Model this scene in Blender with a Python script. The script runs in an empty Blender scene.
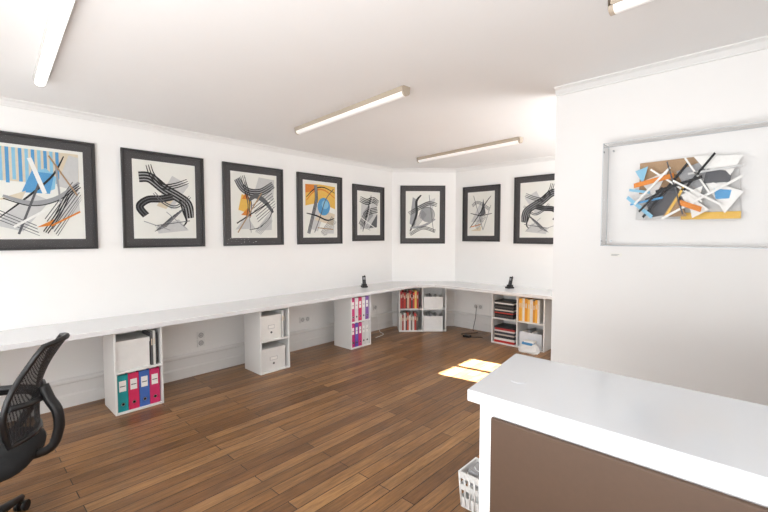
import bpy, bmesh, math, random
from mathutils import Vector, Matrix
random.seed(7)
scene = bpy.context.scene
try:
    scene.view_settings.view_transform = 'Standard'
    scene.view_settings.exposure = 0.0
except Exception: pass

# ------------------------------------------------------------ materials
def srgb(r, g, b):
    f = lambda c: (c/255/12.92) if c/255 <= .04045 else ((c/255+.055)/1.055)**2.4
    return (f(r), f(g), f(b), 1)
MATS = {}
def mat(name, col, rough=.5, metal=0, noise=.04, scale=20, bump=0, coat=0, emis=0, ecol=None, spec=.5):
    if name in MATS: return MATS[name]
    m = bpy.data.materials.new(name); m.use_nodes = True
    nt = m.node_tree; b = nt.nodes['Principled BSDF']
    c = srgb(*col)
    tc = nt.nodes.new('ShaderNodeTexCoord')
    n = nt.nodes.new('ShaderNodeTexNoise'); n.inputs['Scale'].default_value = scale
    n.inputs['Detail'].default_value = 3
    nt.links.new(tc.outputs['Object'], n.inputs['Vector'])
    mx = nt.nodes.new('ShaderNodeMix'); mx.data_type = 'RGBA'
    mx.inputs[6].default_value = [x*(1-noise) for x in c[:3]]+[1]
    mx.inputs[7].default_value = [min(1, x*(1+noise)) for x in c[:3]]+[1]
    nt.links.new(n.outputs['Fac'], mx.inputs[0])
    nt.links.new(mx.outputs[2], b.inputs['Base Color'])
    b.inputs['Roughness'].default_value = rough
    b.inputs['Metallic'].default_value = metal
    b.inputs['Specular IOR Level'].default_value = spec
    b.inputs['Coat Weight'].default_value = coat
    if bump:
        bp = nt.nodes.new('ShaderNodeBump'); bp.inputs['Strength'].default_value = bump
        bp.inputs['Distance'].default_value = .002
        nt.links.new(n.outputs['Fac'], bp.inputs['Height']); nt.links.new(bp.outputs[0], b.inputs['Normal'])
    if emis:
        b.inputs['Emission Color'].default_value = ecol or (1, 1, 1, 1)
        b.inputs['Emission Strength'].default_value = emis
    MATS[name] = m
    return m

def floor_mat():
    m = bpy.data.materials.new('oak_parquet'); m.use_nodes = True
    nt = m.node_tree; N = nt.nodes; L = nt.links; b = N['Principled BSDF']
    tc = N.new('ShaderNodeTexCoord')
    mp = N.new('ShaderNodeMapping'); mp.inputs['Rotation'].default_value = (0, 0, math.radians(90))
    L.new(tc.outputs['Object'], mp.inputs['Vector'])
    br = N.new('ShaderNodeTexBrick'); br.inputs['Scale'].default_value = 1
    br.offset = .37; br.offset_frequency = 2; br.squash = 1
    br.inputs['Brick Width'].default_value = 1.25; br.inputs['Row Height'].default_value = .09
    br.inputs['Mortar Size'].default_value = .0030; br.inputs['Mortar Smooth'].default_value = .3
    br.inputs['Bias'].default_value = 0
    br.inputs['Color1'].default_value = (0, 0, 0, 1); br.inputs['Color2'].default_value = (1, 1, 1, 1)
    br.inputs['Mortar'].default_value = (.5, .5, .5, 1)
    L.new(mp.outputs[0], br.inputs['Vector'])
    cr = N.new('ShaderNodeValToRGB'); e = cr.color_ramp.elements
    e[0].position = 0; e[0].color = srgb(120, 83, 50)
    e[1].position = 1; e[1].color = srgb(166, 124, 80)
    for p, c in ((.3, (133, 94, 57)), (.55, (142, 102, 62)), (.8, (153, 111, 70))):
        x = cr.color_ramp.elements.new(p); x.color = srgb(*c)
    L.new(br.outputs['Color'], cr.inputs[0])
    mp2 = N.new('ShaderNodeMapping'); mp2.inputs['Scale'].default_value = (1.6, 22, 1)
    L.new(mp.outputs[0], mp2.inputs['Vector'])
    n = N.new('ShaderNodeTexNoise'); n.inputs['Scale'].default_value = 2.2; n.inputs['Detail'].default_value = 9
    n.inputs['Roughness'].default_value = .74
    L.new(mp2.outputs[0], n.inputs['Vector'])
    g = N.new('ShaderNodeMapRange'); g.inputs['From Min'].default_value = .3; g.inputs['From Max'].default_value = .7
    g.inputs['To Min'].default_value = .5; g.inputs['To Max'].default_value = 1.36
    L.new(n.outputs['Fac'], g.inputs['Value'])
    # worn scuffs, mid scale
    mp3 = N.new('ShaderNodeMapping'); mp3.inputs['Scale'].default_value = (.7, 1.8, 1)
    L.new(mp.outputs[0], mp3.inputs['Vector'])
    n2 = N.new('ShaderNodeTexNoise'); n2.inputs['Scale'].default_value = 4.0; n2.inputs['Detail'].default_value = 6
    n2.inputs['Roughness'].default_value = .62
    L.new(mp3.outputs[0], n2.inputs['Vector'])
    g2 = N.new('ShaderNodeMapRange'); g2.inputs['From Min'].default_value = .3; g2.inputs['From Max'].default_value = .7
    g2.inputs['To Min'].default_value = .74; g2.inputs['To Max'].default_value = 1.2
    L.new(n2.outputs['Fac'], g2.inputs['Value'])
    mu = N.new('ShaderNodeMath'); mu.operation = 'MULTIPLY'
    L.new(g.outputs[0], mu.inputs[0]); L.new(g2.outputs[0], mu.inputs[1])
    vm = N.new('ShaderNodeVectorMath'); vm.operation = 'SCALE'
    L.new(cr.outputs[0], vm.inputs[0]); L.new(mu.outputs[0], vm.inputs['Scale'])
    mx = N.new('ShaderNodeMix'); mx.data_type = 'RGBA'; mx.inputs[7].default_value = srgb(48, 31, 20)
    L.new(br.outputs['Fac'], mx.inputs[0]); L.new(vm.outputs[0], mx.inputs[6])
    L.new(mx.outputs[2], b.inputs['Base Color'])
    r = N.new('ShaderNodeMapRange'); r.inputs['From Min'].default_value = .3; r.inputs['From Max'].default_value = .7
    r.inputs['To Min'].default_value = .28; r.inputs['To Max'].default_value = .42
    L.new(n2.outputs['Fac'], r.inputs['Value']); L.new(r.outputs[0], b.inputs['Roughness'])
    bp = N.new('ShaderNodeBump'); bp.inputs['Strength'].default_value = .25; bp.inputs['Distance'].default_value = .003
    sb = N.new('ShaderNodeMath'); sb.operation = 'SUBTRACT'
    L.new(g.outputs[0], sb.inputs[0]); L.new(br.outputs['Fac'], sb.inputs[1])
    L.new(sb.outputs[0], bp.inputs['Height']); L.new(bp.outputs[0], b.inputs['Normal'])
    return m

def thin_clear(name, tint, refl, rough=.02):
    m = bpy.data.materials.new(name); m.use_nodes = True
    nt = m.node_tree; N = nt.nodes; L = nt.links
    N.remove(N['Principled BSDF'])
    t = N.new('ShaderNodeBsdfTransparent'); t.inputs[0].default_value = tint
    g = N.new('ShaderNodeBsdfGlossy'); g.inputs['Roughness'].default_value = rough
    fr = N.new('ShaderNodeLayerWeight'); fr.inputs['Blend'].default_value = refl
    n = N.new('ShaderNodeTexNoise'); n.inputs['Scale'].default_value = 3
    mr = N.new('ShaderNodeMapRange'); mr.inputs['To Min'].default_value = rough; mr.inputs['To Max'].default_value = rough*1.5
    L.new(n.outputs['Fac'], mr.inputs['Value']); L.new(mr.outputs[0], g.inputs['Roughness'])
    mx = N.new('ShaderNodeMixShader')
    L.new(fr.outputs['Fresnel'], mx.inputs[0]); L.new(t.outputs[0], mx.inputs[1]); L.new(g.outputs[0], mx.inputs[2])
    L.new(mx.outputs[0], N['Material Output'].inputs['Surface'])
    return m

def mesh_fabric():
    m = bpy.data.materials.new('black_mesh_fabric'); m.use_nodes = True
    nt = m.node_tree; N = nt.nodes; L = nt.links; b = N['Principled BSDF']
    b.inputs['Base Color'].default_value = srgb(34, 34, 37); b.inputs['Roughness'].default_value = .7
    uv = N.new('ShaderNodeTexCoord')
    ck = N.new('ShaderNodeTexVoronoi'); ck.inputs['Scale'].default_value = 170; ck.inputs['Randomness'].default_value = 0
    L.new(uv.outputs['Object'], ck.inputs['Vector'])
    gt = N.new('ShaderNodeMath'); gt.operation = 'GREATER_THAN'; gt.inputs[1].default_value = .44
    L.new(ck.outputs['Distance'], gt.inputs[0])
    mr = N.new('ShaderNodeMapRange'); mr.inputs['To Min'].default_value = .62; mr.inputs['To Max'].default_value = 1
    L.new(gt.outputs[0], mr.inputs['Value']); L.new(mr.outputs[0], b.inputs['Alpha'])
    return m

M_wall = mat('white_wall_paint', (243, 242, 240), .6, noise=.012, scale=6, bump=.05)
M_part = mat('partition_paint', (238, 236, 234), .6, noise=.012, scale=6, bump=.05)
M_ceil = mat('ceiling_paint', (244, 243, 242), .7, noise=.01, scale=4)
M_trim = mat('trim_gloss_white', (232, 231, 229), .35, noise=.01)
M_floor = floor_mat()
M_counter = mat('white_laminate', (232, 232, 233), .22, noise=.01, scale=5)
M_desk = mat('white_gloss_laminate', (214, 217, 221), .14, noise=.008, scale=4)
M_brown = mat('brown_leatherette', (84, 65, 52), .5, noise=.06, scale=60, bump=.1, spec=.3)
M_shelf = mat('shelf_white', (234, 233, 231), .4, noise=.01)
M_frame = mat('charcoal_frame', (50, 48, 49), .35, noise=.06, scale=60)
M_mat = mat('dark_grey_passepartout', (78, 75, 76), .7, noise=.05, scale=120)
M_paper = mat('art_paper', (238, 236, 230), .7, noise=.02, scale=15)
M_black = mat('black_plastic', (22, 22, 24), .4, noise=.08)
M_blackfab = mat('black_seat_fabric', (24, 24, 26), .85, noise=.2, scale=150, bump=.3)
M_grey = mat('grey_plastic', (120, 122, 124), .4)
M_chrome = mat('brushed_metal', (180, 180, 182), .3, metal=1)
M_white = mat('white_plastic', (236, 236, 234), .35, noise=.01)
M_fabric = mesh_fabric()
M_acryl = thin_clear('clear_acrylic', (.985, .988, .99, 1), .12)
M_glass = thin_clear('window_glass', (.97, .98, .98, 1), .08)
M_acedge = mat('acrylic_edge', (204, 208, 212), .15, noise=.02)
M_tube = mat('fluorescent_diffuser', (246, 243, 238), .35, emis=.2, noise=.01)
M_tube_on = mat('fluorescent_diffuser_lit', (255, 255, 252), .35, emis=1.3, noise=.01)
M_beige = mat('batten_enamel_shaded', (186, 172, 154), .4)  # beige paints the shadowed edge of the unlit fittings into the body colour
M_body = mat('batten_enamel_white', (206, 203, 198), .4)
P = {}
def ink(name, c, r=.6):
    P[name] = mat('pigment_'+name, c, r, noise=.08, scale=40); return P[name]
for nm, c in dict(black=(28, 27, 30), dgrey=(92, 92, 96), grey=(160, 160, 162), lgrey=(206, 205, 204), blue=(88, 156, 206),
                  sky=(140, 194, 222), orange=(222, 134, 48), yellow=(236, 190, 90), tan=(172, 140, 106), beige=(222, 208, 184),
                  brown=(110, 82, 60), white=(242, 240, 236), red=(176, 40, 44), navy=(40, 60, 110)).items():
    ink(nm, c)
def bmat(nm, c): return mat('cover_'+nm, c, .45, noise=.05)

# ------------------------------------------------------------ mesh builder
class MB:
    def __init__(s): s.v = []; s.f = []; s.m = []; s.mats = []; s.sm = []
    def mi(s, m):
        if m not in s.mats: s.mats.append(m)
        return s.mats.index(m)
    def add(s, vs, fs, m, smooth=False, M=None):
        o = len(s.v)
        if M is not None: vs = [M @ Vector(v) for v in vs]
        s.v += [tuple(v) for v in vs]
        k = s.mi(m)
        for f in fs:
            s.f.append([i+o for i in f]); s.m.append(k); s.sm.append(smooth)
    def box(s, a, b, m, M=None):
        x0, y0, z0 = a; x1, y1, z1 = b
        vs = [(x0,y0,z0),(x1,y0,z0),(x1,y1,z0),(x0,y1,z0),(x0,y0,z1),(x1,y0,z1),(x1,y1,z1),(x0,y1,z1)]
        s.add(vs, [(0,3,2,1),(4,5,6,7),(0,1,5,4),(1,2,6,5),(2,3,7,6),(3,0,4,7)], m, M=M)
    def prism(s, pts, z0, z1, m, M=None):
        n = len(pts)
        vs = [(x, y, z0) for x, y in pts]+[(x, y, z1) for x, y in pts]
        s.add(vs, [tuple(range(n))[::-1], tuple(range(n, 2*n))]+[(i, (i+1) % n, n+(i+1) % n, n+i) for i in range(n)], m, M=M)
    def cyl(s, p0, p1, r0, m, r1=None, n=20, smooth=True, caps=True):
        r1 = r0 if r1 is None else r1
        p0 = Vector(p0); p1 = Vector(p1); d = (p1-p0).normalized()
        a = d.orthogonal().normalized(); b = d.cross(a)
        vs = []
        for p, r in ((p0, r0), (p1, r1)):
            for i in range(n):
                t = 2*math.pi*i/n; vs.append(p+a*math.cos(t)*r+b*math.sin(t)*r)
        s.add(vs, [(i, (i+1) % n, n+(i+1) % n, n+i) for i in range(n)], m, smooth)
        if caps: s.add(vs, [tuple(range(n))[::-1], tuple(range(n, 2*n))], m)
    def tube(s, pts, r, m, n=10, closed=False, flat=1.0):
        pts = [Vector(p) for p in pts]; N = len(pts); rs = r if isinstance(r, (list, tuple)) else [r]*N
        vs = []; up = None
        for i, p in enumerate(pts):
            if closed: d = pts[(i+1) % N]-pts[i-1]
            else: d = pts[min(i+1, N-1)]-pts[max(i-1, 0)]
            d.normalize()
            if up is None: up = d.orthogonal().normalized()
            up = (up-d*up.dot(d)).normalized(); b = d.cross(up)
            for k in range(n):
                t = 2*math.pi*k/n; vs.append(p+up*math.cos(t)*rs[i]+b*math.sin(t)*rs[i]*flat)
        fs = []
        for i in range(N if closed else N-1):
            j = (i+1) % N
            for k in range(n): fs.append((i*n+k, i*n+(k+1) % n, j*n+(k+1) % n, j*n+k))
        s.add(vs, fs, m, True)
        if not closed: s.add(vs, [tuple(range(n))[::-1], tuple(range((N-1)*n, N*n))], m)
    def build(s, name, loc=(0, 0, 0), rz=0, bevel=0, parent=None, subsurf=0, fix=True):
        me = bpy.data.meshes.new(name); me.from_pydata(s.v, [], s.f)
        for m in s.mats: me.materials.append(m)
        for p, k, sm in zip(me.polygons, s.m, s.sm): p.material_index = k; p.use_smooth = sm
        if fix:
            bm = bmesh.new(); bm.from_mesh(me); bmesh.ops.remove_doubles(bm, verts=bm.verts, dist=1e-6)
            bmesh.ops.recalc_face_normals(bm, faces=bm.faces); bm.to_mesh(me); bm.free()
        ob = bpy.data.objects.new(name, me); scene.collection.objects.link(ob)
        ob.location = loc; ob.rotation_euler = (0, 0, math.radians(rz))
        if bevel:
            b = ob.modifiers.new('bevel', 'BEVEL'); b.width = bevel; b.segments = 2; b.limit_method = 'ANGLE'; b.angle_limit = math.radians(40)
        if parent: ob.parent = parent
        return ob
def empty(name, loc=(0, 0, 0), rz=0):
    e = bpy.data.objects.new(name, None); scene.collection.objects.link(e); e.location = loc
    e.rotation_euler = (0, 0, math.radians(rz)); e.empty_display_size = .1; return e
def spline(pts, n=8, closed=False):
    pts = [Vector(p) for p in pts]; N = len(pts); out = []
    for i in range(N if closed else N-1):
        g = (lambda k: pts[k % N]) if closed else (lambda k: pts[max(0, min(N-1, k))])
        p0, p1, p2, p3 = g(i-1), g(i), g(i+1), g(i+2)
        for k in range(n):
            t = k/n
            out.append(.5*((2*p1)+(p2-p0)*t+(2*p0-5*p1+4*p2-p3)*t*t+(3*p1-p0-3*p2+p3)*t**3))
    if not closed: out.append(pts[-1])
    return out

# ------------------------------------------------------------ room
XL, YB, H = -4.39, 5.67, 2.57
A = (XL, 4.95); B = (-3.64, YB)
XR, YF = 2.6, -3.0
T = .15
def simple(name, fn, bevel=0):
    mb = MB(); fn(mb); return mb.build(name, bevel=bevel)
simple('floor', lambda m: m.box((XL-T, YF-T, -.1), (XR+T, YB+T, 0), M_floor))
simple('ceiling', lambda m: m.box((XL-T, YF-T, H), (XR+T, YB+T, H+.12), M_ceil))
simple('wall_left', lambda m: m.box((XL-T, YF-T, 0), (XL, YB+T, H), M_wall))
simple('wall_back', lambda m: m.box((XL, YB, 0), (XR+T, YB+T, H), M_wall))
simple('wall_corner', lambda m: m.prism([A, B, (XL, YB)], 0, H, M_wall))
PX, PY = -1.12, 3.08
simple('wall_partition', lambda m: m.box((PX, PY, 0), (XR, PY+.16, H), M_part))
def wr(m):
    y0, y1, z0, z1 = 4.25, 5.0, 1.74, 2.02
    m.box((XR, YF-T, 0), (XR+T, y0, H), M_wall); m.box((XR, y1, 0), (XR+T, YB, H), M_wall)
    m.box((XR, y0, 0), (XR+T, y1, z0), M_wall); m.box((XR, y0, z1), (XR+T, y1, H), M_wall)
simple('wall_right', wr)
def wf(m):
    xs = [(-3.9, -2.1), (-1.7, .1), (.5, 2.3)]; z0, z1 = .75, 2.35
    m.box((XL, YF-T, 0), (XR, YF, z0), M_wall); m.box((XL, YF-T, z1), (XR, YF, H), M_wall)
    e = [XL]+[v for p in xs for v in p]+[XR]
    for i in range(0, len(e), 2): m.box((e[i], YF-T, z0), (e[i+1], YF, z1), M_wall)
simple('wall_front', wf)
def window(name, x0, x1, z0, z1):
    m = MB(); y0, y1 = YF-.11, YF-.04
    for a, b in (((x0, y0, z0), (x0+.05, y1, z1)), ((x1-.05, y0, z0), (x1, y1, z1)), ((x0, y0, z0), (x1, y1, z0+.05)),
                 ((x0, y0, z1-.05), (x1, y1, z1)), (((x0+x1)/2-.03, y0, z0), ((x0+x1)/2+.03, y1, z1)),
                 ((x0, y0, z1-.5), (x1, y1, z1-.45))): m.box(a, b, M_trim)
    m.box((x0+.04, y0+.03, z0+.04), (x1-.04, y0+.034, z1-.04), M_glass)
    m.build(name)
for i, x in enumerate((-3.9, -1.7, .5)): window('window_%d' % (i+1), x, x+1.8, .75, 2.35)
m = MB()
y0, y1, z0, z1 = 4.25, 5.0, 1.74, 2.02
for a, b in (((y0, z0), (y1, z0+.02)), ((y0, z1-.02), (y1, z1)), ((y0, z0), (y0+.02, z1)), ((y1-.02, z0), (y1, z1)), ((4.6, z0), (4.66, z1))):
    m.box((XR+.04, a[0], a[1]), (XR+.09, b[0], b[1]), M_trim)
m.build('window_4')

def run(m, p0, p1, prof, mt):
    p0 = Vector((*p0, 0)); p1 = Vector((*p1, 0)); d = (p1-p0).normalized(); o = Vector((d.y, -d.x, 0))
    n = len(prof); vs = []
    for p in (p0, p1):
        for q, z in prof: vs.append(p+o*q+Vector((0, 0, z)))
    m.add(vs, [tuple(range(n)), tuple(range(n, 2*n))[::-1]]+[(i, (i+1) % n, n+(i+1) % n, n+i) for i in range(n)], mt)
base = [(0, 0), (.03, 0), (.03, .10), (.022, .115), (.022, .205), (.032, .215), (.032, .232), (.012, .25), (0, .25)]
cor = [(0, H), (.05, H), (.05, H-.008), (.028, H-.02), (.012, H-.045), (.012, H-.055), (0, H-.055)]
for nm, prof in (('baseboard', base), ('trim', cor)):
    k = 0
    for side, p0, p1 in (('left', (XL, YF), A), ('corner', A, B), ('back', B, (XR, YB)), ('partition', (PX, PY), (XR, PY))):
        m = MB(); run(m, p0, p1, prof, M_trim); k += 1
        m.build('%s_%s' % (nm, side) if nm == 'baseboard' else 'trim_%d' % k)

# ------------------------------------------------------------ wall counter
CX, CY = -3.80, 5.07
m = MB()
poly = [(XL, YF+.3), (CX, YF+.3), (CX, 4.88), (CX+.19, CY), (.6, CY), (.6, YB), B, A]
m.prism(poly, .70, .74, M_counter)
m.build('wall_counter', bevel=.003)

# ------------------------------------------------------------ shelf units
D = .34
def shelf_unit(loc, rz, cols, dividers=True):
    W = .37*cols; m = MB(); t = .016
    m.box((0, 0, 0), (t, D, .70), M_shelf); m.box((W-t, 0, 0), (W, D, .70), M_shelf)
    m.box((t, 0, 0), (W-t, D, t), M_shelf); m.box((t, 0, .70-t), (W-t, D, .70), M_shelf)
    m.box((t, .002, .342), (W-t, D, .358), M_shelf)
    m.box((t, D-.006, t), (W-t, D, .70-t), M_shelf)
    if cols == 2: m.box((W/2-t/2, .002, t), (W/2+t/2, D-.006, .70-t), M_shelf)
    return m.build('cube_shelf', (loc[0], loc[1], 0), rz, bevel=.0015)
def binders(loc, rz, x, z, items, name='ring_binders', w=.066, y=.02):
    m = MB()
    for c in items:
        mt = bmat('%d_%d_%d' % c, c); h = .312; d = .285
        m.box((x, y, z), (x+w-.003, y+.004, z+h), mt)
        m.box((x, y+.004, z), (x+.003, y+d, z+h), mt); m.box((x+w-.006, y+.004, z), (x+w-.003, y+d, z+h), mt)
        m.box((x+.006, y+.02, z+.006), (x+w-.01, y+d-.006, z+h-.012), P['white'])
        m.box((x+.014, y-.001, z+.17), (x+w-.017, y, z+.26), P['white'])
        m.box((x+.020, y-.0015, z+.21), (x+w-.022, y-.0005, z+.217), P['dgrey'])
        m.cyl((x+w/2-.001, y-.002, z+.06), (x+w/2-.001, y, z+.06), .014, M_chrome)
        m.cyl((x+w/2-.001, y-.0025, z+.06), (x+w/2-.001, y-.001, z+.06), .010, P['black'])
        x += w
    return m.build(name, (loc[0], loc[1], 0), rz)
def books(loc, rz, x, z, items, name='books'):
    m = MB()
    for w, h, d, c in items:
        mt = bmat('%d_%d_%d' % c, c)
        m.box((x, .03, z), (x+.002, .03+d, z+h), mt); m.box((x+w-.003, .03, z), (x+w-.001, .03+d, z+h), mt)
        m.box((x, .028, z), (x+w-.001, .031, z+h), mt)
        m.box((x+.002, .031, z+.003), (x+w-.003, .03+d-.003, z+h-.004), P['white'])
        if w > .015: m.box((x+w*.25, .0272, z+h*.6), (x+w*.7, .028, z+h*.8), P['beige'])
        x += w
    return m.build(name, (loc[0], loc[1], 0), rz)
def stack(loc, rz, x, z, w, items, name='paper_stack', d=.26):
    m = MB()
    for i, (h, c) in enumerate(items):
        j = random.uniform(-.008, .008)
        m.box((x+abs(j), .03+j, z), (x+w-abs(j), .03+d+j, z+h-.0008), bmat('%d_%d_%d' % c, c)); z += h
    return m.build(name, (loc[0], loc[1], 0), rz)
def stbox(loc, rz, x, z, w, h, c=(236, 234, 230), lid=True, label=True, d=.28, name='storage_box'):
    m = MB(); mt = bmat('%d_%d_%d' % c, c); y = .025; t = .003
    m.box((x, y, z), (x+w, y+t, z+h), mt); m.box((x, y+d-t, z), (x+w, y+d, z+h), mt)
    m.box((x, y+t, z), (x+t, y+d-t, z+h), mt); m.box((x+w-t, y+t, z), (x+w, y+d-t, z+h), mt); m.box((x+t, y+t, z), (x+w-t, y+d-t, z+t), mt)
    if lid:
        m.box((x-.003, y-.004, z+h), (x+w+.003, y+d+.003, z+h+.004), mt); m.box((x-.003, y-.004, z+h-.035), (x+w+.003, y-.001, z+h), mt)
    else:
        m.box((x+.01, y+.02, z+t), (x+w-.01, y+d-.02, z+h*.8), P['lgrey'])
        for i in range(5): m.box((x+.02+i*.045, y+.03, z+h*.5), (x+.04+i*.045, y+d-.04, z+h*(1.02+.06*(i % 3))), [P['white'], P['lgrey'], P['grey']][i % 3])
    if label:
        m.box((x+w*.33, y-.002, z+h*.45), (x+w*.67, y, z+h*.62), P['lgrey'])
        m.box((x+w*.36, y-.003, z+h*.48), (x+w*.64, y-.001, z+h*.59), P['white'])
        m.cyl((x+w*.5, y-.002, z+h*.3), (x+w*.5, y, z+h*.3), .012, P['dgrey'])
    return m.build(name, (loc[0], loc[1], 0), rz)
lo, up = .0165, .3585
FX = -3.85
L1 = (FX, .90); shelf_unit(L1, 90, 1)
binders(L1, 90, .020, lo, [(30, 150, 155), (214, 48, 96), (70, 108, 184), (206, 50, 104)], w=.082)
stbox(L1, 90, .022, up, .25, .25, label=False, c=(232, 231, 228))
books(L1, 90, .285, up, [(.018, .29, .22, (90, 90, 92)), (.02, .3, .22, (225, 224, 220)), (.012, .28, .22, (60, 60, 64))], 'document_folders')
L2 = (FX, 2.23); shelf_unit(L2, 90, 1)
stbox(L2, 90, .03, up, .24, .26, c=(235, 233, 229)); books(L2, 90, .285, up, [(.02, .3, .22, (230, 230, 228)), (.016, .3, .22, (150, 150, 152))], 'document_folders')
stbox(L2, 90, .03, lo, .29, .24, c=(230, 229, 226), label=True)
L3 = (FX, 3.54); shelf_unit(L3, 90, 1)
binders(L3, 90, .022, up, [(200, 60, 120), (226, 222, 222), (206, 50, 100), (226, 226, 224), (130, 90, 160)], w=.065)
binders(L3, 90, .022, lo, [(206, 50, 130), (110, 90, 180), (206, 60, 126), (220, 218, 216), (226, 226, 224)], w=.065)
L4 = (-4.035, 4.715); shelf_unit(L4, 45, 2)
books(L4, 45, .022, up, [(.03, .27, .2, (170, 40, 40)), (.025, .29, .2, (140, 30, 34)), (.03, .25, .2, (190, 60, 50)), (.02, .28, .2, (80, 40, 34)),
                         (.035, .24, .2, (206, 180, 150)), (.03, .28, .2, (180, 46, 46)), (.025, .22, .2, (60, 60, 64)), (.03, .26, .2, (200, 70, 60)), (.03, .28, .2, (220, 190, 90)), (.03, .26, .2, (170, 50, 50))])
books(L4, 45, .022, lo, [(.03, .26, .2, (214, 208, 200)), (.025, .24, .2, (170, 60, 54)), (.03, .27, .2, (228, 224, 220)), (.02, .25, .2, (70, 70, 74)), (.03, .28, .2, (200, 90, 70)),
                         (.03, .24, .2, (230, 226, 220)), (.025, .26, .2, (120, 110, 104)), (.03, .22, .2, (226, 222, 216)), (.03, .27, .2, (190, 60, 56)), (.03, .25, .2, (90, 84, 80))])
stbox(L4, 45, .39, up, .3, .18, lid=False, label=False, c=(238, 237, 235))
stbox(L4, 45, .39, lo, .3, .22, lid=False, label=False, c=(238, 237, 235))
L5 = (-2.69, 5.125); shelf_unit(L5, 0, 2)
stack(L5, 0, .03, up, .28, [(.018, (40, 40, 44)), (.02, (70, 66, 64)), (.025, (30, 30, 34)), (.015, (190, 60, 50)), (.02, (50, 50, 56)), (.02, (206, 200, 190)),
                            (.025, (44, 44, 50)), (.02, (84, 80, 78)), (.03, (30, 30, 34)), (.02, (230, 226, 220)), (.02, (60, 58, 60))], 'magazine_stack')
books(L5, 0, .385, up, [(.03, .3, .24, (236, 168, 60)), (.02, .3, .24, (240, 190, 90)), (.03, .31, .24, (230, 226, 218)), (.04, .3, .24, (232, 160, 50)), (.03, .29, .24, (244, 200, 110)),
                        (.04, .3, .24, (226, 222, 216)), (.03, .28, .24, (214, 150, 60)), (.03, .3, .24, (240, 180, 70)), (.03, .3, .24, (232, 228, 222))], 'document_folders')
stack(L5, 0, .03, lo, .3, [(.03, (190, 50, 50)), (.03, (236, 232, 228)), (.04, (50, 50, 56)), (.02, (200, 190, 180)), (.03, (60, 60, 70)), (.02, (220, 216, 212)), (.03, (180, 60, 60)), (.02, (40, 40, 44))], 'magazine_stack')
stbox(L5, 0, .40, lo, .3, .2, lid=False, label=False, c=(226, 228, 232))

def bag(m, cx, cy, w, d, h, mt, seed):
    rr = random.Random(seed); rings = 7; seg = 20; vs = []
    for i in range(rings):
        f = i/(rings-1); k = 1-.28*f*f
        for j in range(seg):
            t = 2*math.pi*j/seg; sx = math.copysign(abs(math.cos(t))**.6, math.cos(t)); sy = math.copysign(abs(math.sin(t))**.6, math.sin(t))
            q = rr.uniform(.86, 1.06)
            vs.append((cx+sx*w/2*k*q, cy+sy*d/2*k*q*(1-.3*f), .002+h*f*(1 if i < rings-1 else rr.uniform(.85, 1.1))))
    fs = [tuple(range(seg))[::-1]]
    for i in range(rings-1):
        for j in range(seg): fs.append((i*seg+j, i*seg+(j+1) % seg, (i+1)*seg+(j+1) % seg, (i+1)*seg+j))
    fs.append(tuple(range((rings-1)*seg, rings*seg)))
    m.add(vs, fs, mt, False)
m = MB()
bag(m, 0, 0, .26, .15, .11, M_white, 3)
m.prism([(-.08, -.04), (.05, -.05), (.06, .03), (-.07, .04)], .10, .128, P['blue'])
m.prism([(-.06, -.03), (.07, -.04), (.08, .03), (-.05, .04)], .128, .15, P['white'])
m.build('crumpled_plastic_bag', (-2.10, 5.02, 0), 0)

# ------------------------------------------------------------ framed artworks
class Art:
    def __init__(s, m, w, h, y): s.m = m; s.w = w; s.h = h; s.y = y; s.k = 0
    def pt(s, p, z): return (min(max(p[0], -s.w/2), s.w/2), s.y-z, min(max(p[1], -s.h/2), s.h/2))
    def quad(s, ps, c):
        s.k += 1; z = .0003+.0001*s.k
        s.m.add([s.pt(p, z) for p in ps], [tuple(range(len(ps)))], P[c])
    def U(s, p): return Vector(((p[0]-.5)*s.w, (p[1]-.5)*s.h))
    def poly(s, ps, c): s.quad([s.U(p) for p in ps], c)
    def line(s, a, b, w, c, w2=None):
        a = s.U(a); b = s.U(b); d = (b-a).normalized(); n = Vector((-d.y, d.x)); w2 = w if w2 is None else w2
        s.quad([a+n*w/2, a-n*w/2, b-n*w2/2, b+n*w2/2], c)
    def path(s, pts, w, c, off=0, taper=False):
        q = [Vector((v.x, v.y)) for v in spline([(*s.U(p), 0) for p in pts], 10)]
        s.k += 1; z = .0003+.0001*s.k; vs = []; n_ = len(q)
        for i, p in enumerate(q):
            d = (q[min(i+1, n_-1)]-q[max(i-1, 0)]).normalized(); n = Vector((-d.y, d.x))
            ww = w*(.45+.55*math.sin(math.pi*(i+.5)/n_)) if taper else w
            vs += [s.pt(p+n*(off+ww/2), z), s.pt(p+n*(off-ww/2), z)]
        s.m.add(vs, [(2*i, 2*i+1, 2*i+3, 2*i+2) for i in range(n_-1)], P[c])
    def multi(s, pts, n, sp, w, c, taper=False):
        for i in range(n): s.path(pts, w, c, (i-(n-1)/2)*sp, taper)
    def disc(s, c0, r, c, sx=1):
        o = s.U(c0); s.quad([o+Vector((math.cos(t*math.pi/16)*r*sx, math.sin(t*math.pi/16)*r)) for t in range(32)], c)
    def ring(s, c0, r, w, c, a0=0, a1=360):
        o = s.U(c0); s.k += 1; z = .0003+.0001*s.k; vs = []; N = 32
        for i in range(N+1):
            t = math.radians(a0+(a1-a0)*i/N); u = Vector((math.cos(t), math.sin(t)))
            vs += [s.pt(o+u*(r+w/2), z), s.pt(o+u*(r-w/2), z)]
        s.m.add(vs, [(2*i, 2*i+1, 2*i+3, 2*i+2) for i in range(N)], P[c])
    def hatch(s, a, b, n, dx, dy, w, c):
        for i in range(n): s.line((a[0]+dx*i, a[1]+dy*i), (b[0]+dx*i, b[1]+dy*i), w, c)

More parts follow.
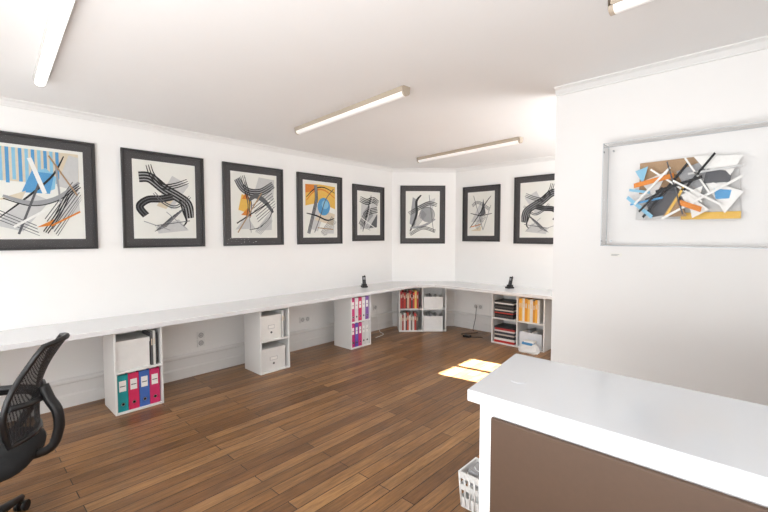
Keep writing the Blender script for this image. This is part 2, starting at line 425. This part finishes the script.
def art1(a):
    a.poly([(.0, .62), (.0, 1), (.98, 1), (.98, .62)], 'beige')
    for i in range(11):
        a.line((.02+i*.07, 1), (.02+i*.07, .64-.02*(i % 3)), .022, 'sky' if i % 2 else 'blue')
    a.poly([(.70, .60), (.86, .98), (.98, .96), (.97, .55)], 'lgrey')
    a.poly([(.40, .60), (.44, .74), (.58, .80), (.70, .70), (.68, .56), (.54, .50)], 'sky'); a.poly([(.3, .5), (.42, .75), (.68, .74), (.62, .5)], 'blue')
    a.poly([(.0, .12), (.4, .5), (.62, .42), (.3, .05)], 'lgrey'); a.poly([(.02, .4), (.35, .52), (.3, .42)], 'beige')
    a.poly([(.6, .1), (.95, .62), (.98, .3)], 'lgrey'); a.hatch((.55, .2), (.9, .66), 8, .02, -.03, .007, 'dgrey')
    a.path([(.05, .2), (.4, .48), (.66, .72), (.8, .96)], .016, 'black', taper=True)
    a.path([(.1, .45), (.4, .38), (.7, .45), (.98, .66)], .04, 'grey', taper=True); a.path([(.1, .42), (.4, .35), (.7, .42), (.98, .62)], .008, 'black')
    a.multi([(.55, .04), (.7, .25), (.84, .5), (.98, .62)], 3, .016, .008, 'black')
    a.line((.62, .12), (.98, .3), .014, 'orange'); a.poly([(.45, .1), (.66, .2), (.6, .12)], 'orange')
    a.line((.25, .02), (.5, .62), .016, 'dgrey'); a.line((.4, .9), (.56, .5), .03, 'white'); a.hatch((.02, .3), (.45, .12), 4, .01, -.04, .006, 'dgrey')
    a.line((.2, .1), (.62, .34), .018, 'white'); a.line((.7, .86), (.74, .4), .014, 'grey'); a.line((.62, .95), (.95, .5), .012, 'tan')
def swoosh(a, v=0):
    Q = (lambda ps: [(1-x, y) for x, y in ps]) if v else (lambda ps: ps)
    a.poly(Q([(.32, .12), (.72, .24), (.90, .08), (.36, .03)]), 'lgrey'); a.poly(Q([(.36, .5), (.62, .86), (.92, .74), (.60, .38)]), 'lgrey')
    if not v: a.poly([(.34, .42), (.5, .62), (.68, .56), (.5, .38)], 'beige')
    a.path(Q([(.06, .80), (.24, .80), (.48, .66), (.72, .56), (.88, .46), (.93, .26)]), .10, 'grey')
    a.multi(Q([(.06, .80), (.24, .80), (.48, .66), (.72, .56), (.88, .46), (.93, .26)]), 4, .028, .017, 'black')
    a.path(Q([(.16, .28), (.06, .40), (.20, .50), (.42, .52), (.62, .56)]), .07, 'dgrey')
    a.multi(Q([(.16, .28), (.06, .40), (.20, .50), (.42, .52), (.62, .56)]), 3, .026, .017, 'black')
    a.multi(Q([(.22, .98), (.28, .84), (.44, .70), (.66, .72), (.90, .80)]), 3, .022, .013, 'black', True)
    a.multi(Q([(.30, .60), (.46, .47), (.68, .42), (.94, .58)]), 2, .020, .012, 'dgrey', True)
    a.path(Q([(.74, .52), (.80, .36), (.86, .22), (.80, .14)]), .02, 'black', taper=True)
    for i in range(7): a.line(*Q([(.30+.03*i, .06+.01*i), (.60+.05*i, .28+.03*i)]), .005, 'dgrey')
    a.line(*Q([(.3, .14), (.92, .22)]), .008, 'dgrey'); a.line(*Q([(.12, .2), (.56, .08)]), .008, 'grey'); a.line(*Q([(.5, .34), (.86, .1)]), .007, 'grey')
def art3(a):
    a.poly([(.46, .66), (.60, .98), (.98, .96), (.95, .6)], 'lgrey'); a.poly([(.12, .42), (.20, .68), (.42, .62), (.38, .36)], 'yellow')
    a.poly([(.05, .1), (.3, .34), (.5, .12)], 'lgrey'); a.poly([(.18, .34), (.34, .46), (.42, .32)], 'orange'); a.poly([(.2, .6), (.3, .72), (.38, .6)], 'orange')
    a.poly([(.50, .08), (.92, .46), (.9, .1)], 'lgrey')
    a.path([(.10, .92), (.22, .78), (.40, .72), (.66, .74), (.95, .88)], .08, 'grey')
    a.multi([(.10, .92), (.22, .78), (.40, .72), (.66, .74), (.95, .88)], 4, .024, .014, 'black', True)
    a.multi([(.22, .98), (.32, .72), (.38, .5), (.34, .3)], 3, .022, .012, 'black', True)
    a.path([(.36, .58), (.52, .66), (.74, .58), (.94, .40)], .06, 'dgrey', taper=True)
    a.hatch((.44, .5), (.9, .78), 7, .02, -.045, .008, 'dgrey')
    a.line((.08, .2), (.86, .58), .014, 'black'); a.line((.1, .05), (.66, .72), .014, 'tan')
    a.line((.28, .96), (.4, .05), .006, 'dgrey'); a.path([(.36, .1), (.6, .14), (.84, .3), (.95, .5)], .012, 'black', taper=True); a.hatch((.5, .06), (.8, .3), 5, .03, -.01, .006, 'grey')
def art4(a):
    a.poly([(.03, .56), (.5, .64), (.97, .52), (.97, .96), (.5, .98), (.03, .96)], 'yellow'); a.poly([(.03, .80), (.4, .86), (.4, .96), (.03, .96)], 'orange')
    a.poly([(.1, .15), (.4, .60), (.6, .4), (.4, .08)], 'lgrey'); a.poly([(.3, .3), (.55, .5), (.96, .42), (.9, .2)], 'beige')
    a.disc((.60, .56), .12, 'blue', .9); a.disc((.64, .60), .06, 'sky')
    a.path([(.06, .66), (.3, .84), (.6, .88), (.96, .74)], .020, 'orange', taper=True); a.path([(.06, .72), (.3, .88), (.6, .93), (.96, .84)], .016, 'black', taper=True)
    a.path([(.12, .04), (.26, .4), (.36, .7), (.34, .96)], .05, 'grey')
    a.multi([(.12, .04), (.26, .4), (.36, .7), (.34, .96)], 3, .020, .011, 'black', True)
    a.path([(.3, .06), (.5, .4), (.66, .7), (.92, .92)], .012, 'dgrey'); a.path([(.06, .42), (.36, .38), (.7, .3), (.94, .34)], .022, 'black', taper=True)
    a.hatch((.5, .06), (.86, .38), 7, .025, -.02, .007, 'dgrey'); a.poly([(.6, .04), (.94, .2), (.92, .04)], 'lgrey'); a.line((.4, .15), (.9, .12), .012, 'tan')
def art5(a):
    a.poly([(.08, .1), (.85, .14), (.9, .85), (.15, .8)], 'lgrey'); a.poly([(.2, .5), (.5, .72), (.7, .45), (.4, .25)], 'grey')
    a.multi([(.08, .84), (.4, .78), (.7, .84), (.95, .76)], 4, .025, .017, 'black', True); a.poly([(.5, .14), (.9, .5), (.88, .16)], 'dgrey')
    a.multi([(.1, .2), (.4, .5), (.9, .6)], 4, .025, .012, 'black'); a.path([(.2, .05), (.4, .5), (.6, .95)], .02, 'black', taper=True); a.line((.1, .4), (.9, .1), .012, 'white')
    a.line((.7, .95), (.3, .1), .008, 'white'); a.hatch((.12, .3), (.5, .2), 4, .02, -.04, .005, 'dgrey')
def art6(a):
    a.poly([(.08, .3), (.18, .9), (.32, .84), (.26, .2)], 'grey'); a.poly([(.3, .7), (.9, .88), (.8, .55)], 'lgrey'); a.disc((.64, .5), .12, 'grey', .9)
    a.path([(.1, .12), (.3, .5), (.3, .8), (.45, .95)], .04, 'black', taper=True); a.multi([(.06, .52), (.4, .66), (.7, .76), (.95, .72)], 3, .024, .016, 'black', True)
    a.ring((.64, .5), .12, .010, 'dgrey', -60, 210); a.path([(.1, .2), (.5, .24), (.9, .4)], .04, 'grey', taper=True)
    a.multi([(.1, .05), (.5, .2), (.9, .12)], 3, .02, .010, 'black'); a.line((.7, .95), (.85, .1), .008, 'dgrey'); a.hatch((.2, .3), (.5, .6), 5, .03, -.02, .007, 'dgrey')
def art7(a):
    a.poly([(.1, .3), (.5, .8), (.58, .3)], 'lgrey'); a.poly([(.46, .42), (.6, .86), (.70, .50)], 'dgrey'); a.path([(.05, .15), (.4, .45), (.7, .76), (.9, .92)], .016, 'black', taper=True)
    a.line((.2, .95), (.6, .1), .008, 'dgrey'); a.path([(.08, .52), (.5, .46), (.95, .5)], .014, 'black', taper=True); a.poly([(.1, .08), (.55, .2), (.5, .08)], 'beige')
    a.line((.1, .18), (.5, .24), .012, 'orange'); a.multi([(.15, .7), (.4, .78), (.85, .6)], 3, .018, .008, 'dgrey'); a.line((.6, .1), (.9, .7), .010, 'grey'); a.hatch((.25, .2), (.6, .5), 5, .03, -.02, .006, 'dgrey')
G = .003
def picture(loc, rz, w, h, fn, border=.085):
    m = MB(); f = .022; y0 = -.028
    for a, b in (((-w/2, y0, -h/2), (w/2, 0, -h/2+f)), ((-w/2, y0, h/2-f), (w/2, 0, h/2)), ((-w/2, y0, -h/2+f), (-w/2+f, 0, h/2-f)), ((w/2-f, y0, -h/2+f), (w/2, 0, h/2-f))):
        m.box(a, b, M_frame)
    m.box((-w/2+f, -.014, -h/2+f), (w/2-f, -.002, h/2-f), M_mat)
    pw, ph = w-2*border-2*.008, h-2*border-.016
    m.box((-pw/2-.004, -.0150, -ph/2-.004), (pw/2+.004, -.0135, ph/2+.004), P['white'])
    m.box((-pw/2, -.0158, -ph/2), (pw/2, -.0145, ph/2), M_paper)
    fn(Art(m, pw*.94, ph*.94, -.0158))
    gl = [(-w/2+f, -.024, -h/2+f), (w/2-f, -.024, -h/2+f), (w/2-f, -.024, h/2-f), (-w/2+f, -.024, h/2-f)]
    m.add(gl, [(0, 1, 2, 3)], M_glass)
    return m.build('framed_artwork', loc, rz, fix=False)
zc, hh = 1.845, .935
picture((XL+G, .54, zc), 90, .78, hh, art1)
picture((XL+G, 1.512, zc), 90, .76, hh, swoosh)
picture((XL+G, 2.49, zc), 90, .77, hh, art3)
picture((XL+G, 3.47, zc), 90, .76, hh, art4)
picture((XL+G, 4.40, 1.83), 90, .67, .84, art5)
dx, dy = B[0]-A[0], B[1]-A[1]; ang = math.degrees(math.atan2(dy, dx))
picture((A[0]+dx*.48+.004, A[1]+dy*.48-.004, 1.83), ang, .73, .94, art6)
picture((-3.17, YB-G, 1.83), 0, .64, .86, art7)
picture((-2.235, YB-G, 1.855), 0, .78, .96, lambda a: swoosh(a, 1))

# ------------------------------------------------------------ acrylic display case with relief
cx = -.325
root = empty('acrylic_display_case', (cx, PY-.004, 1.762))
w, h, d = .87, .665, .14
m = MB()
m.add([(-w/2, -d, -h/2), (w/2, -d, -h/2), (w/2, -d, h/2), (-w/2, -d, h/2)], [(0, 1, 2, 3)], M_acryl)
for a in ([(-w/2, 0, -h/2), (-w/2, -d, -h/2), (-w/2, -d, h/2), (-w/2, 0, h/2)], [(w/2, 0, -h/2), (w/2, -d, -h/2), (w/2, -d, h/2), (w/2, 0, h/2)],
          [(-w/2, 0, h/2), (w/2, 0, h/2), (w/2, -d, h/2), (-w/2, -d, h/2)], [(-w/2, 0, -h/2), (w/2, 0, -h/2), (w/2, -d, -h/2), (-w/2, -d, -h/2)]):
    m.add(a, [(0, 1, 2, 3)], M_acryl)
m.build('clear_cover', parent=root, fix=False)
m = MB(); e = .0035
for y in (-d, -.004):
    for z in (-h/2, h/2): m.box((-w/2-e/2, y-e/2, z-e/2), (w/2+e/2, y+e/2, z+e/2), M_acedge)
    for x in (-w/2, w/2): m.box((x-e/2, y-e/2, -h/2), (x+e/2, y+e/2, h/2), M_acedge)
for x in (-w/2, w/2):
    for z in (-h/2, h/2): m.box((x-e/2, -d, z-e/2), (x+e/2, -.004, z+e/2), M_acedge)
for x in (-w/2+.03, w/2-.03):
    for z in (-h/2+.03, h/2-.03): m.cyl((x, -.012, z), (x, -.001, z), .006, M_chrome, n=12)
m.build('acrylic_edges', parent=root)
root2 = empty('abstract_relief_sculpture', (cx-.005, PY-.009, 1.765)); root2.scale = (.86, 1, 1.18)
m = MB()
def slab(pts, y, c, th=.004, tilt=(0, 0)):
    n = len(pts); vs = []
    for k in (0, th):
        for x, z in pts: vs.append((x, -(y+k+tilt[0]*x+tilt[1]*z), z))
    m.add(vs, [tuple(range(n)), tuple(range(n, 2*n))[::-1]]+[(i, (i+1) % n, n+(i+1) % n, n+i) for i in range(n)], P[c])
def bar(a, b, w, y, c, th=.006, tilt=(0, 0)):
    a = Vector(a); b = Vector(b); dd = (b-a).normalized(); nn = Vector((-dd.y, dd.x))*w/2
    slab([tuple(a+nn), tuple(a-nn), tuple(b-nn), tuple(b+nn)], y, c, th, tilt)
slab([(-.28, .165), (.06, .17), (.12, .02), (-.28, .0)], .003, 'tan', .02)
slab([(-.29, -.02), (.28, .1), (.3, -.14), (-.3, -.14)], .003, 'lgrey', .01)
slab([(-.02, -.11), (.3, -.11), (.3, -.145), (-.02, -.145)], .02, 'yellow', .01)
slab([(.04, .17), (.30, .15), (.2, .0)], .03, 'white', .004, (.1, .1))
slab([(.1, .05), (.31, -.02), (.22, -.12)], .045, 'white', .004, (.1, 0))
slab([(-.05, .1), (.12, .15), (.2, .02), (.02, -.02)], .05, 'grey', .004, (-.1, .05))
slab([(-.28, .06), (-.1, .11), (-.18, -.02)], .04, 'white', .004, (.1, .1))
slab([(-.24, -.03), (-.05, .04), (.0, -.1), (-.2, -.13)], .045, 'dgrey', .004, (.05, .2))
slab([(-.02, -.02), (.1, .02), (.06, -.13)], .06, 'white', .004)
slab([(.16, .0), (.25, -.01), (.24, -.05), (.17, -.05)], .07, 'blue', .004)
slab([(.12, .1), (.25, .08), (.24, .03), (.1, .03)], .06, 'dgrey', .004)
slab([(-.12, -.13), (-.04, -.02), (.02, -.13)], .07, 'tan', .004)
slab([(-.3, .12), (-.22, .14), (-.25, .05)], .06, 'sky', .004)
slab([(.02, -.02), (.14, -.10), (.05, -.14)], .075, 'white', .004)
bar((-.24, -.13), (.02, .14), .014, .075, 'black'); bar((-.2, .12), (.1, -.06), .01, .08, 'white')
bar((-.3, .04), (-.06, .08), .024, .085, 'orange'); bar((-.1, -.13), (.0, .02), .014, .08, 'yellow')
bar((-.34, -.02), (-.18, -.13), .02, .09, 'sky'); bar((-.12, -.14), (.3, .05), .012, .095, 'white')
bar((-.33, .02), (-.2, .0), .014, .08, 'sky'); bar((-.32, -.06), (-.12, -.03), .010, .085, 'blue')
bar((.0, .0), (.16, .17), .012, .09, 'black'); bar((-.02, -.06), (.1, -.1), .026, .1, 'orange')
bar((-.29, -.06), (-.08, .12), .012, .1, 'white'); bar((-.1, .15), (.0, -.12), .008, .1, 'dgrey')
bar((.02, .08), (.3, .1), .01, .09, 'lgrey'); bar((-.16, .0), (.1, .06), .014, .105, 'black'); bar((.0, .16), (.14, -.02), .010, .09, 'white')
bar((-.06, .05), (.2, -.08), .01, .11, 'white'); bar((-.26, -.1), (-.12, .02), .012, .1, 'black')
m.build('relief_pieces', parent=root2)
m = MB(); m.box((-.035, -.002, -.012), (.035, 0, .012), M_paper); m.box((-.028, -.0025, .002), (.02, -.0018, .005), P['grey']); m.box((-.028, -.0025, -.005), (.01, -.0018, -.002), P['grey'])
m.build('caption_label', (-.70, PY-.001, 1.365))

# ------------------------------------------------------------ reception desk
root = empty('reception_desk', (0, 0, 0))
m = MB()
m.prism([(-.675, 1.13), (1.5, 1.13), (1.5, 1.62), (-.735, 1.62)], .962, 1.0, M_desk)
m.build('worktop', parent=root, bevel=.003)
m = MB()
m.prism([(-.645, 1.16), (-.60, 1.16), (-.66, 1.58), (-.70, 1.58)], 0, .962, M_counter)
m.box((-.60, 1.16, 0), (1.45, 1.185, .962), M_counter); m.box((1.45, 1.16, 0), (1.49, 1.58, .962), M_counter)
m.build('white_carcass', parent=root, bevel=.002)
m = MB(); m.box((-.60, 1.145, .06), (1.44, 1.16, .925), M_brown); m.build('front_panel', parent=root, bevel=.006)
m = MB()
m.cyl((-.585, 1.315, 1.0), (-.585, 1.315, 1.0015), .026, M_desk, n=32); m.cyl((-.585, 1.315, 1.0015), (-.585, 1.315, 1.002), .023, M_desk, n=32)
m.build('cable_grommet', parent=root)

# ------------------------------------------------------------ basket
root = empty('plastic_basket', (-1.04, 1.965, 0), 0)
m = MB(); bw, bd, bh = .23, .17, .20
def frust(z0, z1, k0, k1, mt, th=.005):
    o0 = (bw/2*k0, bd/2*k0); o1 = (bw/2*k1, bd/2*k1); vs = []
    for (x, y), z in ((o0, z0), (o1, z1), ((o1[0]-th, o1[1]-th), z1), ((o0[0]-th, o0[1]-th), z0)):
        vs += [(-x, -y, z), (x, -y, z), (x, y, z), (-x, y, z)]
    fs = []
    for l in range(4):
        q = (l+1) % 4
        for i in range(4): fs.append((l*4+i, l*4+(i+1) % 4, q*4+(i+1) % 4, q*4+i))
    m.add(vs, fs, mt)
frust(0, .06, 1, 1.035, M_white); frust(.10, .13, 1.05, 1.07, M_white); frust(.165, bh, 1.09, 1.12, M_white, .01)
for i in range(9):
    f = -1+2*i/8
    for s in (-1, 1):
        m.tube([(f*bw/2*.97, s*bd/2*.98, .01), (f*bw/2*1.07, s*bd/2*1.08, bh-.01)], .006, M_white, n=6)
        if abs(f) < .99 and i % 2 == 0: m.tube([(s*bw/2*.98, f*bd/2*.97, .01), (s*bw/2*1.08, f*bd/2*1.07, bh-.01)], .006, M_white, n=6)
m.box((-bw/2+.004, -bd/2+.004, 0), (bw/2-.004, bd/2-.004, .008), M_white)
m.build('basket_lattice', parent=root)
m = MB(); bag(m, 0, 0, .20, .14, .2, M_white, 5); m.box((-.09, -.05, .12), (-.03, .05, .205), P['grey']); m.build('basket_contents', parent=root)

# ------------------------------------------------------------ phones
def phone(loc, rz):
    m = MB()
    m.prism([(-.04, -.045), (.04, -.045), (.045, .045), (-.045, .045)], 0, .022, M_black)
    m.prism([(-.032, -.02), (.032, -.02), (.034, .04), (-.034, .04)], .022, .05, M_black)
    R = Matrix.Translation((0, .005, .03)) @ Matrix.Rotation(math.radians(-14), 4, 'X')
    m.prism([(-.024, -.012), (.024, -.012), (.024, .012), (-.024, .012)], 0, .135, M_black, M=R)
    m.box((-.018, -.0135, .08), (.018, -.012, .115), P['grey'], M=R)
    for i in range(4):
        for j in range(3): m.box((-.017+j*.0125, -.0135, .012+i*.015), (-.008+j*.0125, -.012, .022+i*.015), P['dgrey'], M=R)
    m.cyl(R @ Vector((.015, .004, .13)), R @ Vector((.015, .004, .15)), .005, M_black)
    m.build('cordless_phone', loc, rz, bevel=.003)
phone((-4.18, 4.11, .74), 60); phone((-2.58, 5.44, .74), -20)

# ------------------------------------------------------------ outlets + cable
def outlet(loc, rz, n, rows=1):
    m = MB(); w = .08*n
    for r in range(rows):
        z = -r*.085
        m.box((-w/2, -.010, z-.04), (w/2, 0, z+.04), M_white)
        for i in range(n):
            x = -w/2+.08*i+.04
            m.cyl((x, -.012, z), (x, -.010, z), .026, M_grey); m.cyl((x, -.0125, z), (x, -.0118, z), .022, P['lgrey'])
            for s in (-.007, .007): m.cyl((x+s, -.0135, z), (x+s, -.012, z), .003, P['black'])
    m.build('wall_outlet', loc, rz, bevel=.002)
outlet((XL+.001, 1.83, .42), 90, 1, 2)
outlet((XL+.001, 3.2, .38), 90, 2); outlet((XL+.001, 4.55, .36), 90, 1)
outlet((-3.2, YB-.001, .37), 0, 2)
m = MB()
m.tube(spline([(-3.22, YB-.03, .37), (-3.2, YB-.09, .2), (-3.22, YB-.12, .01), (-3.1, YB-.2, .006), (-3.25, YB-.42, .006), (-3.05, YB-.5, .006), (-2.9, YB-.4, .006)], 8), .004, M_black)
m.box((-3.14, YB-.55, 0), (-3.04, YB-.48, .03), M_black)
m.build('power_cable')
m = MB()
m.tube(spline([(XL+.03, 4.55, .36), (XL+.08, 4.52, .2), (XL+.14, 4.5, .02), (XL+.3, 4.42, .006), (XL+.35, 4.2, .006)], 8), .004, M_white)
m.build('power_cable')

# ------------------------------------------------------------ ceiling battens
def batten(p0, p1, lit):
    p0 = Vector(p0); p1 = Vector(p1); c = (p0+p1)/2; L = (p1-p0).length; a = math.degrees(math.atan2(p1.y-p0.y, p1.x-p0.x))
    root = empty('fluorescent_ceiling_light', (c.x, c.y, H-.001), a)
    body = M_body if lit else M_beige
    m = MB(); m.box((-L/2+.01, -.036, -.035), (L/2-.01, .036, 0), body)
    m.build('batten_body', parent=root, bevel=.002)
    R = .030
    m = MB(); n = 12; prof = [(math.cos(math.pi*i/n)*R, -.036-math.sin(math.pi*i/n)*R) for i in range(n+1)]
    vs = [(s*(L/2-.02), y, z) for s in (-1, 1) for y, z in prof]; k = n+1
    m.add(vs, [(i, i+1, k+i+1, k+i) for i in range(n)], M_tube_on if lit else M_tube, True)
    m.build('diffuser', parent=root)
    m = MB()
    for s in (-1, 1):
        x0, x1 = sorted((s*(L/2-.02), s*L/2))
        vs = [(x, y*1.05, z-.001) for x in (x0, x1) for y, z in prof]+[(x, y, 0) for x in (x0, x1) for y in (.037, -.037)]
        fr = list(range(k)); m.add(vs, [tuple(fr+[2*k+1, 2*k]), tuple([k+i for i in fr]+[2*k+3, 2*k+2])[::-1]]+[(i, i+1, k+i+1, k+i) for i in range(n)], body)
    m.build('end_caps', parent=root)
batten((-3.62, .475), (-2.08, .385), True)
batten((-3.42, 2.43), (-1.89, 2.29), False)
batten((-3.50, 4.50), (-1.93, 4.30), False)
batten((-.53, 2.10), (1.02, 1.98), False)

# ------------------------------------------------------------ office chair (local +y forward)
ang = math.degrees(math.atan2(-.91, -.42))-90
root = empty('office_chair', (-2.67, .06, 0), ang)
def backpt(u, v):
    w = .155+.050*math.sin(math.pi*min(1, v*1.25))-.035*v
    z = .54+.44*v
    y = -.23+.02*math.sin(v*math.pi)-.13*v*v+.05*u*u
    return Vector((u*w, y, z))
m = MB(); nu, nv = 12, 16; vs = [backpt(-1+2*i/nu, j/nv) for j in range(nv+1) for i in range(nu+1)]
m.add(vs, [(j*(nu+1)+i, j*(nu+1)+i+1, (j+1)*(nu+1)+i+1, (j+1)*(nu+1)+i) for j in range(nv) for i in range(nu)], M_fabric, True)
m.build('backrest_mesh', parent=root)
m = MB()
loop = [backpt(-1, j/10) for j in range(11)]+[backpt(-1+2*i/8, 1)+Vector((0, 0, .012*(1-(-1+2*i/8)**2))) for i in range(1, 8)]+[backpt(1, 1-j/10) for j in range(11)]+[backpt(1-2*i/8, 0) for i in range(1, 8)]
m.tube(loop, .013, M_black, n=8, closed=True)
m.tube([backpt(-1, .42)+Vector((0, -.012, 0)), backpt(-.5, .38)+Vector((0, -.02, 0)), backpt(0, .36)+Vector((0, -.024, 0)), backpt(.5, .38)+Vector((0, -.02, 0)), backpt(1, .42)+Vector((0, -.012, 0))], .015, M_black, n=8)
m.tube(spline([(0, -.262, .76), (0, -.285, .69), (0, -.315, .62), (0, -.315, .52), (0, -.26, .43), (0, -.05, .41)], 6), .019, M_black, n=10, flat=1.3)
m.build('backrest_frame', parent=root)
m = MB(); vs = []; n = 28
for r, z in ((.80, .405), (.98, .415), (1.0, .44), (.98, .47), (.85, .49), (.5, .484), (0.02, .478)):
    for i in range(n):
        t = 2*math.pi*i/n; cx_ = math.copysign(abs(math.cos(t))**.55, math.cos(t)); sy = math.copysign(abs(math.sin(t))**.55, math.sin(t))
        x = cx_*.25*r; y = sy*.24*r
        vs.append((x, y+.01, z-.02*max(0, y/.24)**3))
rg = 7; fs = [tuple(range(n))[::-1]]
for k in range(rg-1):
    for i in range(n): fs.append((k*n+i, k*n+(i+1) % n, (k+1)*n+(i+1) % n, (k+1)*n+i))
fs.append(tuple(range((rg-1)*n, rg*n)))
m.add(vs, fs, M_blackfab, True); m.build('seat_cushion', parent=root)
for k, s in enumerate((-1, 1)):
    m = MB()
    m.tube(spline([(s*.20, .02, .41), (s*.28, .02, .43), (s*.30, .10, .54), (s*.30, .15, .64), (s*.30, .06, .66), (s*.30, -.10, .65), (s*.30, -.13, .61), (s*.29, -.07, .50), (s*.28, -.03, .43), (s*.2, -.03, .41)], 6), .014, M_black, n=8, flat=1.4)
    m.tube(spline([(s*.30, .17, .652), (s*.30, .10, .668), (s*.30, -.05, .668), (s*.30, -.14, .652)], 5), .02, M_black, n=8, flat=1.5)
    m.build('armrest_%d' % (k+1), parent=root)
m = MB()
m.box((-.09, -.10, .375), (.09, .10, .41), M_black); m.cyl((0, 0, .22), (0, 0, .38), .016, M_chrome); m.cyl((0, 0, .08), (0, 0, .25), .027, M_black)
for i in range(5):
    t = 2*math.pi*i/5+1.05; c, s = math.cos(t), math.sin(t)
    m.tube([(0, 0, .115), (c*.12, s*.12, .105), (c*.28, s*.28, .075)], [.03, .025, .016], M_black, n=8)
    px, py = c*.28, s*.28; q = Vector((-s, c, 0))
    m.cyl((px, py, .045), (px, py, .085), .008, M_chrome)
    for e in (-1, 1):
        o = Vector((px, py, .028)); m.cyl(o+q*e*.008, o+q*e*.026, .027, M_black)
m.tube([(.05, 0, .4), (.2, .02, .39), (.27, .02, .385)], .006, M_black, n=6)
m.build('swivel_base', parent=root)

# ------------------------------------------------------------ lighting
w = bpy.data.worlds.new('world'); scene.world = w; w.use_nodes = True
bg = w.node_tree.nodes['Background']; bg.inputs[0].default_value = (.90, .95, 1, 1); bg.inputs[1].default_value = 1.3
def area(name, loc, rot, sx, sy, e, col=(1, 1, 1)):
    l = bpy.data.lights.new(name, 'AREA'); l.shape = 'RECTANGLE'; l.size = sx; l.size_y = sy; l.energy = e; l.color = col
    o = bpy.data.objects.new(name, l); scene.collection.objects.link(o); o.location = loc; o.rotation_euler = [math.radians(a) for a in rot]; return o
for i, x in enumerate((-3.0, -.8, 1.4)):
    area('window_daylight', (x, YF-.2, 1.55), (102, 0, 0), 1.8, 1.6, (50, 24, 12)[i], (.97, .985, 1))
area('ceiling_fill_rear', (.2, 4.4, 1.3), (165, 0, 90), 1.6, 1.2, 72, (.98, .99, 1))  # added lamp, hidden behind the partition, brightens the rear ceiling
area('ceiling_fill_front', (-.55, -1.0, .95), (152, 0, 30), 2.6, 1.8, 118, (.975, .988, 1))  # added fill lamp behind the camera, aimed up to lift the ceiling
s = bpy.data.lights.new('sun', 'SUN'); s.energy = 240; s.angle = .006; s.color = (.90, .95, 1)
o = bpy.data.objects.new('sun', s); scene.collection.objects.link(o)
dirv = Vector((-2.26-XR, 3.95-4.62, -1.88)); o.rotation_euler = dirv.to_track_quat('-Z', 'Y').to_euler()

# ------------------------------------------------------------ camera
c = bpy.data.cameras.new('camera'); c.lens = 18.94; c.sensor_width = 36; c.clip_start = .05
o = bpy.data.objects.new('camera', c); scene.collection.objects.link(o)
o.location = (0, 0, 1.5); o.rotation_euler = (math.radians(90-2.97), 0, math.radians(42.7)); scene.camera = o
